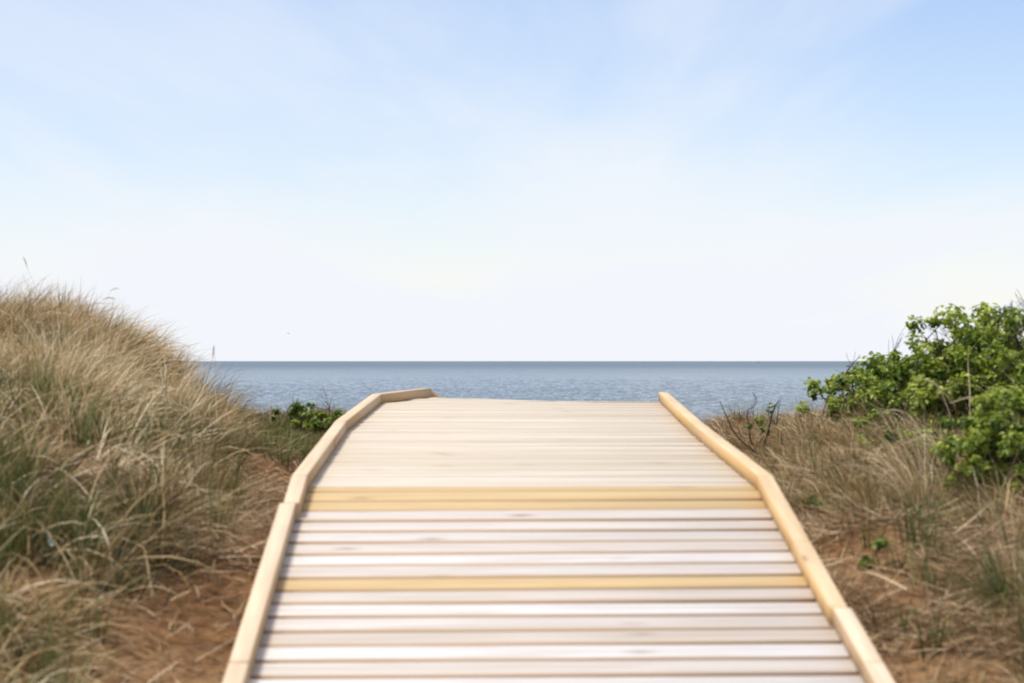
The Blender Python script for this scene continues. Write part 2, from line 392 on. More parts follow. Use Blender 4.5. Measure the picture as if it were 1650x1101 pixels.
def maybe_split(b, p):
    if random.random() > p: return [b]
    t = random.uniform(.15, .85); c = [np.array(q) for q in b['top']]; g_ = .0002
    e0 = c[0]+(c[1]-c[0])*t; e1 = c[3]+(c[2]-c[3])*t; ux = (c[1]-c[0])/np.linalg.norm(c[1]-c[0])
    b = dict(b); b['bev'] = .0016; b1 = dict(b); b1['top'] = [c[0], e0-ux*g_, e1-ux*g_, c[3]]
    b2 = dict(b); b2['top'] = [e0+ux*g_, c[1], c[2], e1+ux*g_]; b2['seed'] = random.uniform(0, 90); b2['tone'] = min(1, max(0, b['tone']+random.uniform(-.15, .15)))
    return [b1, b2]
rampd, yel, plat = [], [], []
for i in range(len(lines)-1):
    b = make_row('R', lines[i+1], lines[i], random.uniform(.013, .025), -.021)
    if i in (1, 2, 3): b['tone'] = .6
    if i == 0 or i == 1: b2 = b
    if i in (0, 1, 8): yel.append((b, i))
    else: rampd += maybe_split(b, 0)
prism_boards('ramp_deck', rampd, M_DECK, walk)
ya = 7.449; A_rows = []
k = 0
while ya < 9.95:
    yb = min(ya+.1195, 9.967)
    b = make_row('A', ya, yb, random.uniform(.008, .012), -.021); A_rows.append(b)
    ya = yb; k += 1
yel.append((A_rows[0], 100)); fresh = A_rows[:1]
B_rows = []
while ya < 12.33:
    yb = ya+.1195
    b = make_row('B', ya, yb, random.uniform(.008, .012), -.004); B_rows.append(b); ya = yb
yB = ya
# wedge boards that turn the deck to the right: each ends on a line slanting from the right kerb to the far left corner
slant_a, slant_b = np.array([.42, yB]), np.array([-.50, 12.93])
while ya < 12.92:
    yb = min(ya+.1195, 12.93)
    fx = lambda yy: slant_a[0]+(slant_b[0]-slant_a[0])*(yy-slant_a[1])/(slant_b[1]-slant_a[1])
    b = make_row('B', ya, yb, .004, -.004, xr=(fx(ya), max(fx(yb), xat(LK, yb)-.05)))
    B_rows.append(b); ya = yb
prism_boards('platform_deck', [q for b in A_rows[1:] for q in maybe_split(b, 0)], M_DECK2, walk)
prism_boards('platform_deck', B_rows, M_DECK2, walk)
for b, i in yel:
    b['tone'] = .8 if i == 100 else .3
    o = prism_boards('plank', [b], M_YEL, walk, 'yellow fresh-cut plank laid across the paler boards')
# short flight sloping down behind the crest
D_rows = []
for i in range(16):
    y0 = 12.98+i*.12; xl = -.55+.28*(i*.12)
    c = [(xl, y0, 0), (xl+1.35, y0-.40, 0), (xl+1.38, y0-.40+.113, 0), (xl+.03, y0+.113, 0)]
    c = [(x, yy, CZ-.19-.02-(i*.12+(.11 if n_ > 1 else 0))*.25) for n_, (x, yy, _) in enumerate(c)]
    D_rows.append(dict(top=c, th=.028, tone=random.random(), seed=random.uniform(0, 90)))
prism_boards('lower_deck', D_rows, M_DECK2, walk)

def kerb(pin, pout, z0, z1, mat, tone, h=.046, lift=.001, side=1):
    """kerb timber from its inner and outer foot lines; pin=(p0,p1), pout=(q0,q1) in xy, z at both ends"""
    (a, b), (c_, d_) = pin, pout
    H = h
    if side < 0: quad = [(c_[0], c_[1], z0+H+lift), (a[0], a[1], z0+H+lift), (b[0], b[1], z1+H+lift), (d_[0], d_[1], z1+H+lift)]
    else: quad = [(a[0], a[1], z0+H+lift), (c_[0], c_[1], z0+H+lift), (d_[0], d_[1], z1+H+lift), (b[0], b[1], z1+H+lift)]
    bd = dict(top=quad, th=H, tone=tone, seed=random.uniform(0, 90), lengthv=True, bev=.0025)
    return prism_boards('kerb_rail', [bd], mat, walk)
def offset_line(K, w_, side):
    """mitred offset of a polyline to the outside"""
    out = []
    pts = [np.array(p) for p in K]
    for i, p in enumerate(pts):
        ds = []
        if i > 0: ds.append((pts[i]-pts[i-1])/np.linalg.norm(pts[i]-pts[i-1]))
        if i < len(pts)-1: ds.append((pts[i+1]-pts[i])/np.linalg.norm(pts[i+1]-pts[i]))
        ns = [np.array([-d[1], d[0]])*side for d in ds]
        m = sum(ns); m /= np.linalg.norm(m); out.append(p+m*w_/max(.4, m@ns[0]))
    return out
LO = offset_line(LK, KW, 1); RO = offset_line(RK, KW, -1)
def lerp(a, b, t): return tuple(np.array(a)+(np.array(b)-np.array(a))*t)
def kseg(K, O, i, t0, t1, seg, mat, tone, side, shift=(0, 0), h=.046, dzv=0):
    a, b = lerp(K[i], K[i+1], t0), lerp(K[i], K[i+1], t1); c_, d_ = lerp(O[i], O[i+1], t0), lerp(O[i], O[i+1], t1)
    mv = lambda p, s: (p[0]+s, p[1])
    a, c_ = mv(a, shift[0]), mv(c_, shift[0]); b, d_ = mv(b, shift[1]), mv(d_, shift[1])
    kerb((a, b), (c_, d_), seg_z(seg, (a[1]+c_[1])/2)+dzv, seg_z(seg, (b[1]+d_[1])/2)+dzv, mat, tone, h, side=side)
# left side
kseg(LK, LO, 0, 0, .998, 'R', M_KERBW, .5, -1, (-.014, -.012))
kseg(LK, LO, 1, .003, .81, 'R', M_KERBW, .4, -1, (-.012, -.011))
kseg(LK, LO, 1, .812, .999, 'R', M_KERBW, .3, -1)
kseg(LK, LO, 2, .001, .60, 'A', M_KERBW, .6, -1)
kseg(LK, LO, 2, .602, .999, 'A', M_KERBW, .5, -1)
kseg(LK, LO, 3, .001, .999, 'B', M_KERBW, .8, -1)
kseg(LK, LO, 4, .001, .999, 'B', M_KERBW, .9, -1)
kseg(LK, LO, 5, .001, .999, 'D', M_KERBW, .9, -1, h=.042)
# right side
kseg(RK, RO, 0, 0, .999, 'R', M_KERBW, .2, 1, (.012, .010))
kseg(RK, RO, 1, .0, .235, 'R', M_KERBW, .2, 1, (.010, .008))
kseg(RK, RO, 1, .237, .58, 'R', M_KERB, .5, 1)
kseg(RK, RO, 1, .582, .999, 'R', M_KERB, .4, 1)
kseg(RK, RO, 2, .001, .999, 'A', M_KERB, .5, 1)
kseg(RK, RO, 3, .001, 1, 'B', M_KERB, .4, 1)
# stringers and posts below
def stringer(x0, y0, x1, y1, seg, w_=.045, h=.12):
    z0, z1 = seg_z(seg, y0)-.031, seg_z(seg, y1)-.031
    bd = dict(top=[(x0, y0, z0), (x0+w_, y0, z0), (x1+w_, y1, z1), (x1, y1, z1)], th=h, tone=.5, seed=random.uniform(0, 90), lengthv=True)
    prism_boards('stringer', [bd], M_STR, walk)
for off in (-.03, .68, 1.40):
    stringer(-.58+off, 3.95, -.63+off*.985, 7.44, 'R')
    stringer(-.63+off*.985, 7.452, -.682+off*.985, 9.96, 'A')
    stringer(-.682+off*.985, 9.972, -.66+off*.985, 12.3, 'B')

# ------------------------------------------------------------------ tubes / stems
def tube(pts, r0, r1, sides=5):
    pts = np.asarray(pts, float); n = len(pts); V = []; Fc = []
    for i, p in enumerate(pts):
        t = pts[min(i+1, n-1)]-pts[max(i-1, 0)]; t /= max(np.linalg.norm(t), 1e-9)
        a = np.cross(t, (0, .8, .6)); a /= max(np.linalg.norm(a), 1e-6); b = np.cross(t, a)
        r = r0+(r1-r0)*i/(n-1)
        for k in range(sides):
            an = 2*math.pi*k/sides; V.append(p+(a*math.cos(an)+b*math.sin(an))*r)
    for i in range(n-1):
        for k in range(sides):
            k2 = (k+1) % sides; Fc.append((i*sides+k, i*sides+k2, (i+1)*sides+k2, (i+1)*sides+k))
    return np.array(V), np.array(Fc)
class Bag:
    def __init__(s): s.V = []; s.F = []; s.T = []; s.n = 0
    def add(s, V, Fc, tone=.5):
        s.V.append(V); s.F.append(Fc+s.n); s.T.append(np.full(len(V), tone) if np.isscalar(tone) else tone); s.n += len(V)
    def build(s, name, mat, parent=None, smooth=False):
        V = np.concatenate(s.V); Fc = np.concatenate(s.F); 
        return mesh_from(name, V, Fc.ravel(), np.full(len(Fc), Fc.shape[1]), mat, parent, {'tone': ('FLOAT', np.concatenate(s.T))}, smooth)
def smooth_path(pts, n=4):
    pts = [np.array(p, float) for p in pts]; out = []
    P_ = [2*pts[0]-pts[1]]+pts+[2*pts[-1]-pts[-2]]
    for i in range(1, len(P_)-2):
        for k in range(n):
            t = k/n; a, b, c_, d_ = P_[i-1:i+3]
            out.append(.5*((2*b)+(-a+c_)*t+(2*a-5*b+4*c_-d_)*t*t+(-a+3*b-3*c_+d_)*t**3))
    out.append(pts[-1]); return np.array(out)

# leaves: each a folded six-vertex blade (two quads)
def leaves(bag, C, Nrm, size, tone):
    n = len(C)
    if n == 0: return
    Nrm = Nrm/np.linalg.norm(Nrm, axis=1)[:, None]
    R = rng.normal(size=(n, 3)); A = np.cross(Nrm, R); A /= np.linalg.norm(A, axis=1)[:, None]; B = np.cross(Nrm, A)
    s = size[:, None]; w_ = s*.36; fold = s*.14
    base = C-A*s*.5; tip = C+A*s*.5-Nrm*s*.12
    l1 = C-A*s*.1+B*w_+Nrm*fold; r1 = C-A*s*.1-B*w_+Nrm*fold; l2 = C+A*s*.28+B*w_*.62+Nrm*fold*.6; r2 = C+A*s*.28-B*w_*.62+Nrm*fold*.6
    V = np.stack([base, l1, l2, tip, r2, r1], 1).reshape(-1, 3)
    o = np.arange(n)[:, None]*6
    Fc = np.concatenate([o+np.array([0, 3, 2, 1]), o+np.array([0, 5, 4, 3])])
    bag.add(V, Fc, np.repeat(tone, 6))
def cluster(bag, c, r, n, lsize=.024, tone0=.5, flat=.8):
    d = rng.normal(size=(n, 3)); d /= np.linalg.norm(d, axis=1)[:, None]
    rr = r*rng.random(n)**.45
    C = np.asarray(c)+d*rr[:, None]*np.array([1, 1, flat])
    Nn = d*.7+np.array([0, 0, .9])+rng.normal(size=(n, 3))*.45
    tn = np.clip(tone0+rng.normal(size=n)*.17+d[:, 2]*.12, 0, 1)
    leaves(bag, C, Nn, lsize*(.65+.7*rng.random(n)), tn)

def shrub(name, label, cat, base, tips, bare=(), group=None, dens=34, cr=.055, lsize=.025, stem_r=.006, tone=.5, twig=M_TWIG, mid=.5, side_twigs=3, spread=.08):
    """woody shrub: stems from a base patch fan to tips; leaf rosettes on tips and side shoots"""
    base = np.array(base, float); base[2] = float(ground_z(base[0], base[1]))-.02
    root = empty(name, base, label, cat, group)
    st = Bag(); lf = Bag()
    for tp in tips:
        tp = np.array(tp, float)
        b = base+np.array([random.gauss(0, spread), random.gauss(0, spread), 0]); b[2] = float(ground_z(b[0], b[1]))-.03
        v = tp-b; ln = np.linalg.norm(v)
        m1 = b+v*.35+np.array([random.gauss(0, .05), random.gauss(0, .05), .06])*ln*1.2
        m2 = b+v*.70+np.array([random.gauss(0, .05), random.gauss(0, .05), .05])*ln
        path = smooth_path([base-np.array([0, 0, .06]), b, m1, m2, tp], 4)
        V, Fc = tube(path, stem_r*random.uniform(.7, 1.2), .0016, 5); st.add(V, Fc)
        cluster(lf, tp, cr*random.uniform(.8, 1.3), int(2.1*dens*random.uniform(.7, 1.3)), lsize, tone+random.uniform(-.18, .2))
        for k in range(side_twigs):
            t = random.uniform(mid+.1, .95); p = path[int(t*(len(path)-1))]
            q_ = p+np.array([random.gauss(0, .06), random.gauss(0, .06), random.uniform(.0, .09)])
            V, Fc = tube(smooth_path([p, (p+q_)/2+np.array([0, 0, -.01]), q_], 2), .0022, .001, 4); st.add(V, Fc)
            if random.random() < .85: cluster(lf, q_, cr*random.uniform(.5, .95), int(dens*1.5), lsize, tone+random.uniform(-.25, .15))
    for tp in bare:
        tp = np.array(tp, float); b = base+np.array([random.gauss(0, .04), random.gauss(0, .04), 0]); v = tp-b
        m1 = b+v*.5+np.array([random.gauss(0, .06), 0, .05]); path = smooth_path([b, m1, tp], 5)
        V, Fc = tube(path, .0045, .0013, 5); st.add(V, Fc)
        for k in range(7):
            p = path[int(random.uniform(.6, 1)*(len(path)-1))]; dd = (path[-1]-path[-3]); dd /= np.linalg.norm(dd)
            q_ = p+dd*random.uniform(.03, .08)+np.array([random.gauss(0, .035), random.gauss(0, .02), random.gauss(.01, .03)])
            V, Fc = tube(smooth_path([p, (p+q_)/2+np.array([random.gauss(0, .006), 0, random.gauss(0, .006)]), q_], 2), .0014, .0007, 4); st.add(V, Fc)
    st.build('stems', twig, root, True); lf.build('foliage', M_LEAF, root)
    return root

def rtips(pxs, d, dd=.35, jit=6):
    return [P(px+random.gauss(0, jit), py+random.gauss(0, jit), d+random.uniform(-dd, dd)) for px, py in pxs]
def fill(poly, n, d, dd):
    """random points inside a px polygon"""
    xs = [p[0] for p in poly]; ys = [p[1] for p in poly]; out = []
    while len(out) < n:
        x, y_ = random.uniform(min(xs), max(xs)), random.uniform(min(ys), max(ys)); c_ = False
        for i in range(len(poly)):
            (x1, y1), (x2, y2) = poly[i], poly[i-1]
            if (y1 > y_) != (y2 > y_) and x < (x2-x1)*(y_-y1)/(y2-y1)+x1: c_ = not c_
        if c_: out.append(P(x, y_, d+random.uniform(-dd, dd)))
    return out
RG = 'wild rose bushes on the right of the walk'
# right of the walk
shrub('rose_bush', 'low open rose bush with dark bare stems leaning out over the sea', 'bush', P(1378, 735, 11.2),
      rtips([(1313, 622), (1335, 630), (1352, 608), (1342, 655), (1345, 690), (1375, 640), (1362, 672), (1385, 610), (1395, 660), (1400, 690), (1372, 600), (1405, 630)], 11.2, .2, 4),
      group=RG, dens=26, cr=.05, side_twigs=2, tone=.42, stem_r=.007, spread=.06)
shrub('rose_bush', 'middle rose bush rising just past the horizon between the low bush and the tall one', 'bush', P(1440, 745, 10.9),
      rtips([(1418, 578), (1430, 590), (1424, 605), (1448, 598), (1412, 622), (1465, 590)], 10.9, .15, 4)+fill([(1400, 605), (1470, 575), (1490, 690), (1410, 720)], 34, 10.9, .35),
      bare=[P(1452, 545, 10.9), P(1470, 556, 10.8), P(1386, 572, 11)], group=RG, dens=30, tone=.45)
shrub('rose_bush', 'tallest rose bush with its crown high against the sky', 'bush', P(1560, 770, 10.4),
      rtips([(1528, 505), (1542, 512), (1570, 503), (1585, 512), (1562, 530), (1600, 520), (1592, 540), (1575, 552), (1490, 560), (1500, 572), (1478, 580), (1550, 545), (1535, 575), (1610, 545), (1600, 505)], 10.4, .2, 5)
      +fill([(1475, 585), (1550, 550), (1640, 540), (1650, 780), (1470, 760)], 62, 10.4, .5),
      bare=[P(1506, 524, 10.4), P(1515, 530, 10.5), P(1492, 548, 10.3), P(1500, 640, 10), P(1545, 620, 9.9), P(1580, 600, 10), P(1560, 690, 9.8), P(1600, 650, 9.8), P(1620, 492, 10.2), P(1632, 484, 10.2)], group=RG, dens=36, cr=.06, tone=.5, spread=.14)
shrub('rose_bush', 'rightmost rose bush at the photo edge with arching bare twigs above it', 'bush', P(1690, 790, 9.9),
      rtips([(1640, 512), (1655, 520), (1640, 560)], 9.9, .2, 5)+fill([(1610, 560), (1700, 500), (1760, 560), (1740, 800), (1620, 800)], 58, 9.9, .5),
      bare=[P(1612, 497, 9.9), P(1628, 488, 9.9), P(1640, 484, 9.8), P(1650, 490, 9.8), P(1600, 508, 9.9), P(1618, 512, 9.8), P(1630, 525, 9.9), P(1642, 530, 9.9)], group=RG, dens=34, cr=.058, tone=.42, spread=.14)
shrub('rose_bush', 'bright green low rose shoots in the straw at right edge', 'bush', P(1610, 880, 8.4),
      rtips([(1590, 705), (1575, 700), (1605, 715), (1560, 752), (1550, 760), (1600, 745), (1615, 758), (1595, 770), (1625, 775), (1600, 790), (1580, 715), (1570, 765), (1640, 720), (1650, 760), (1630, 735)], 8.3, .15, 4)+fill([(1500, 720), (1560, 640), (1660, 600), (1700, 830), (1570, 815)], 30, 8.4, .3),
      group=RG, dens=34, cr=.042, lsize=.021, tone=.45, side_twigs=2)
shrub('rose_bush', 'small dark rose shoot half buried in straw below the middle bushes', 'bush', P(1490, 800, 9.2),
      rtips([(1478, 728), (1492, 735), (1500, 742), (1470, 742), (1510, 728)], 9.2, .1, 3), group=RG, dens=30, cr=.04, tone=.15, side_twigs=1)
shrub('rose_bush', 'small round rose shoot at the foot of the middle bush', 'bush', P(1402, 770, 10.2),
      rtips([(1388, 712), (1402, 722), (1412, 730), (1395, 738), (1380, 730)], 10.2, .12, 3), group=RG, dens=26, cr=.04, tone=.4, side_twigs=1)
shrub('rose_seedling', 'tiny green seedling on the bluff top beside the low rose bush', 'seedling', P(1326, 720, 11.6),
      rtips([(1322, 698), (1330, 704), (1320, 707)], 11.6, .05, 2), dens=26, cr=.035, tone=.45, side_twigs=1, spread=.02)
shrub('rose_seedling', 'green sprig in dry grass right of the walk near its knee', 'seedling', P(1302, 860, 8.3),
      rtips([(1316, 808), (1298, 815)], 8.3, .05, 3), dens=8, cr=.03, tone=.2, side_twigs=1, spread=.02)
shrub('rose_seedling', 'lone dark leafy sprig by bare sand on the right', 'seedling', P(1400, 960, 7.1),
      rtips([(1395, 915), (1402, 935), (1392, 945)], 7.1, .05, 2), dens=12, cr=.028, tone=.1, side_twigs=1, spread=.02)
# left of the walk, at the bluff edge
LG = 'small leafy bushes at the bluff edge left of the walk'
shrub('leafy_bush', 'taller dark green bush on the bluff edge left of the walk', 'bush', P(486, 715, 11.9),
      rtips([(479, 655), (488, 658), (474, 668), (494, 672), (484, 678), (490, 690), (474, 686)], 11.9, .08, 2), bare=[P(481, 645, 11.9)], group=LG, dens=24, cr=.026, lsize=.022, tone=.38, side_twigs=1, spread=.02)
shrub('leafy_bush', 'rounder dark green bush between its taller neighbour and the kerb', 'bush', P(517, 715, 11.9),
      rtips([(512, 676), (519, 672), (527, 679), (515, 686), (509, 684), (526, 690)], 11.9, .08, 2), bare=[P(526, 648, 11.9)], group=LG, dens=24, cr=.026, lsize=.022, tone=.4, side_twigs=1, spread=.02)
shrub('leafy_bush', 'half hidden dark sprig leaning over the left kerb', 'bush', P(532, 712, 11.7),
      rtips([(552, 668), (544, 672), (538, 690)], 11.7, .06, 2), group=LG, dens=20, cr=.03, lsize=.02, tone=.12, side_twigs=1, spread=.02)

# bare twigs standing beside the right kerb
def twig_plant(name, label, stems, buds=(), d=10.6, rads=None, mat=M_TWIG):
    b = P(*stems[0][-1], d); b[2] = float(ground_z(b[0], b[1]))
    root = empty(name, b, label, 'twigs')
    st = Bag(); lf = Bag()
    for i, s in enumerate(stems):
        pts = [P(x, y_, d+.03*i+.02*k) for k, (x, y_) in enumerate(s)]
        r = (rads or [.004]*9)[i]*1.3
        V, Fc = tube(smooth_path(pts, 3), r*.35, r, 5); st.add(V, Fc)
    st.build('stems', mat, root, True)
    if buds:
        for (x, y_, r, t) in buds: cluster(lf, P(x, y_, d+.03), r, 16, .02, t)
        lf.build('foliage', M_LEAF, root)
twig_plant('bare_shrub', 'nearly leafless dark twigs with a few green buds beside the right kerb',
    [[(1160, 647), (1172, 674), (1181, 694), (1196, 712), (1216, 728), (1224, 740), (1236, 775)],
     [(1212.7, 632), (1218.7, 644), (1215, 655), (1205.6, 661), (1204, 672), (1207, 691), (1209.4, 710), (1217, 724), (1226, 745), (1234, 775)],
     [(1254.7, 646), (1245.4, 663), (1237.8, 694), (1231, 718), (1227, 740), (1232, 775)],
     [(1257.4, 645), (1253.6, 663), (1251.4, 684), (1246, 677)],
     [(1212, 775), (1212, 727), (1207, 716)], [(1224, 695), (1227, 708), (1220, 718), (1216, 726)], [(1240, 672), (1232, 688), (1230, 690)]],
    [(1243, 657, .028, .1), (1225, 677, .032, .5), (1222, 682, .024, .2), (1233, 694, .026, .05), (1207, 687, .012, .2), (1238, 752, .03, .5)],
    d=10.6, rads=[.0042, .0034, .0062, .003, .003, .0028, .002])
twig_plant('bare_shrub', 'thin bent dark stems on the sandy bluff right of the leafless twigs',
    [[(1259, 697), (1262, 725), (1268, 745), (1285, 775), (1292, 790)], [(1282, 712), (1297, 735), (1299, 765), (1296, 790)]], d=10.2, rads=[.0035, .0025], mat=M_TWIG)

# ------------------------------------------------------------------ grass blades
def blades(n_or_xy, length, th0, bend, az, width, tone, K=6, droopclip=True, z=None):
    xy = n_or_xy; n = len(xy)
    base = np.stack([xy[:, 0], xy[:, 1], (ground_z(xy[:, 0], xy[:, 1])-.012) if z is None else z], -1)
    t = np.linspace(0, 1, K)
    pos = np.zeros((n, K, 3)); pos[:, 0] = base
    azk = az[:, None]+np.cumsum(rng.normal(size=(n, K))*.10, 1)
    tw = rng.uniform(-1.0, 1.0, n)
    side = np.zeros((n, K, 3))
    for k in range(K):
        th = th0+bend*(t[k]**1.3)
        dh = np.stack([np.cos(azk[:, k]), np.sin(azk[:, k])], -1)
        T = np.concatenate([dh*np.sin(th)[:, None], np.cos(th)[:, None]], 1)
        s0 = np.stack([-dh[:, 1], dh[:, 0], np.zeros(n)], -1); s1 = np.cross(T, s0)
        side[:, k] = s0*np.cos(tw)[:, None]+s1*np.sin(tw)[:, None]
        if k < K-1: pos[:, k+1] = pos[:, k]+T*(length/(K-1))[:, None]
    if droopclip:
        gz = ground_z(pos[:, 1:, 0], pos[:, 1:, 1])+.004+.012*rng.random((n, 1))
        pos[:, 1:, 2] = np.maximum(pos[:, 1:, 2], gz)
    prof = np.array([1, .95, .85, .68, .45, .08]) if K == 6 else np.linspace(1, .1, K)
    wv = side*(width[:, None]*prof[None, :])[..., None]*.5
    V = np.stack([pos-wv, pos+wv], 2).reshape(-1, 3)
    o = (np.arange(n)*K*2)[:, None, None]; kk = (np.arange(K-1)*2)[None, :, None]
    Fc = (o+kk+np.array([0, 1, 3, 2])[None, None, :]).reshape(-1, 4)
    return V, Fc, np.repeat(tone, K*2)
def in_view(x, y, mx=.5): return (np.abs(x-0.0) < .2116*y+mx)
def off_walk(x, y, m=.0):
    lo = np.interp(y, [p[1] for p in LK], [p[0] for p in LK])-.06-m; hi = np.interp(y, [p[1] for p in RK], [p[0] for p in RK])+.06+m
    return (x < lo) | (x > hi)
def keep_off(V, Fc, tone, K=6):
    """drop blades whose upper points reach over the deck"""
    n = len(V)//(K*2); P3 = V.reshape(n, K*2, 3)
    ok = off_walk(P3[..., 0], P3[..., 1], -.02).all(1)
    P3 = P3[ok]; t = tone.reshape(n, K*2)[ok]; n = len(P3)
    o = (np.arange(n)*K*2)[:, None, None]; kk = (np.arange(K-1)*2)[None, :, None]
    return P3.reshape(-1, 3), (o+kk+np.array([0, 1, 3, 2])[None, None, :]).reshape(-1, 4), t.ravel()
def tussocks(bag, centers, nb, Lm, spread, wind_az, wind, tone_mu, up=.35, bendm=1.1, width=.0028):
    """centers (m,2); arrays per tussock"""
    m = len(centers); nb = np.asarray(nb); idx = np.repeat(np.arange(m), nb); n = len(idx)
    a = rng.uniform(0, 2*math.pi, n); r = np.abs(rng.normal(size=n))*spread
    xy = centers[idx]+np.stack([np.cos(a), np.sin(a)], -1)*r[:, None]
    rad = np.stack([np.cos(a), np.sin(a)], -1)*np.clip(.5+r/spread*.5, 0, 1.4)[:, None]
    wv = np.stack([np.cos(wind_az[idx]), np.sin(wind_az[idx])], -1)*wind[idx][:, None]
    d = rad*.75+wv+rng.normal(size=(n, 2))*.2; az = np.arctan2(d[:, 1], d[:, 0]); mag = np.linalg.norm(d, axis=1)
    th0 = np.clip(up*mag*rng.uniform(.3, 1.2, n), 0, 1.2)
    bend = np.clip(bendm*rng.uniform(.3, 1.5, n)*(.5+.5*mag), 0, 2.3)
    ln = Lm[idx]*rng.uniform(.45, 1.2, n)
    tone = np.clip(tone_mu[idx]+rng.normal(size=n)*.25, 0, 1)
    V, Fc, T = blades(xy, ln, th0, bend, az, width*rng.uniform(.55, 1.3, n), tone)
    V, Fc, T = keep_off(V, Fc, T)
    bag.add(V, Fc, T)
def scatter(n, x0, x1, y0, y1, dens):
    out = np.zeros((0, 2))
    while len(out) < n:
        x = rng.uniform(x0, x1, n*2); y_ = rng.uniform(y0, y1, n*2)
        k = (rng.random(n*2) < dens(x, y_)) & in_view(x, y_) & off_walk(x, y_, .02)
        out = np.concatenate([out, np.stack([x, y_], -1)[k]])
    return out[:n]

# --- left dune: marram
def dens_left(x, y):
    edge = np.interp(y, [4.5, 6.2, 7.5, 8.4, 9.2, 13.5], [-1.02, -1.12, -1.03, -1.02, -1.14, -1.61])-.05*np.sin(y*1.7)
    d = sst(edge+.12, edge-.25, x)
    d *= .04+.96*sst(.38, .55, vnoise(x, y, .33, 8)+.10*sst(8, 9.5, y))
    d *= sst(13.4, 12.6, y)
    return d
bag = Bag()
wfield = lambda c: (vnoise(c[:, 0], c[:, 1], .6, 77)-.5)*5.0+rng.normal(.1, .4, len(c))
tfield = lambda c: (vnoise(c[:, 0], c[:, 1], .38, 12)-.54)*1.2+rng.normal(size=len(c))*.16
# the hill itself
c = scatter(330, -3.2, -.9, 8.9, 13.0, lambda x, y: sst(-.112, -.130, x/y)*sst(13.2, 12.4, y)*sst(8.8, 9.5, y)); m = len(c)
tussocks(bag, c, rng.integers(70, 210, m), .17+.17*rng.random(m), .06, wfield(c), rng.uniform(.2, 1.9, m), .62+tfield(c), up=.5, bendm=1.3, width=.0036)
# tangled, half flattened straw in front of it
c = scatter(420, -3.2, -.80, 4.9, 9.6, lambda x, y: dens_left(x, y)); m = len(c)
tussocks(bag, c, rng.integers(25, 110, m), .12+.17*rng.random(m), .07, wfield(c), rng.uniform(.3, 1.8, m), .50+tfield(c), up=.85, bendm=1.5, width=.0042)
# scattered low straw on the green strip
c = scatter(110, -1.9, -.75, 9.9, 12.6, lambda x, y: sst(-.075, -.095, x/y)); m = len(c)
tussocks(bag, c, rng.integers(8, 36, m), .07+.13*rng.random(m), .05, wfield(c), rng.uniform(.2, 1.2, m), .62+tfield(c)*.7, up=.7, bendm=1.2, width=.003)
# straight upright ones on the crest
cc = scatter(75, -3.2, -1.35, 9.5, 13.0, lambda x, y: sst(-.135, -.16, x/y)*1.0); m = len(cc)
tussocks(bag, cc, rng.integers(35, 70, m), .18+.15*rng.random(m), .05, rng.normal(0, 1, m), rng.uniform(0, .6, m), rng.uniform(.6, .95, m), up=.25, bendm=.5, width=.0024)
# loose long blades lying every way over the tussocks
cl_ = scatter(7500, -3.2, -.85, 4.9, 12.5, lambda x, y: dens_left(x, y)); m = len(cl_)
V, Fc, T = blades(cl_, rng.uniform(.15, .42, m), rng.uniform(.4, 1.35, m), rng.uniform(.3, 1.7, m), rng.uniform(0, 2*math.pi, m), rng.uniform(.003, .0062, m)*np.clip(1.25-.04*cl_[:, 1], .7, 1.2), np.clip(rng.normal(.74, .2, m), 0, 1))
V, Fc, T = keep_off(V, Fc, T); bag.add(V, Fc, T)
o = bag.build('marram_grass', M_STRAW); tag(o, 'dry straw coloured marram grass covering the left dune', 'grass', kind='stuff')
# green shoots mixed in on the left
bag = Bag()
c = scatter(360, -3.0, -.72, 4.9, 9.8, lambda x, y: dens_left(x, y)*.8+.035); m = len(c)
tussocks(bag, c, rng.integers(14, 60, m), .12+.14*rng.random(m), .04, rng.normal(.4, .8, m), rng.uniform(0, .8, m), rng.uniform(.1, .7, m), up=.25, bendm=.6, width=.0034)
c = scatter(380, -1.9, -.72, 9.8, 13.0, lambda x, y: sst(-1.9, -1.3, x)*sst(9.7, 10.6, y)); m = len(c)
tussocks(bag, c, rng.integers(35, 80, m), (.05+.06*rng.random(m))*(1+.6*sst(11.2, 10, c[:, 1])), .05, rng.normal(.3, 1, m), rng.uniform(0, .6, m), rng.uniform(.15, .8, m), up=.3, bendm=.8, width=.003)
# right side
c = scatter(420, .8, 2.9, 5.0, 13.0, lambda x, y: (.35+.3*sst(1.0, 1.4, x))*(1-.85*sst(10.3, 11, y)*sst(1.8, 1.5, x))); m = len(c)
tussocks(bag, c, rng.integers(8, 30, m), .08+.10*rng.random(m), .03, rng.normal(2.8, 1, m), rng.uniform(0, .7, m), rng.uniform(.1, .8, m), up=.35, bendm=.8, width=.0032)
o = bag.build('green_grass', M_GREEN); tag(o, 'short green grass growing through the dry straw', 'grass', kind='stuff')

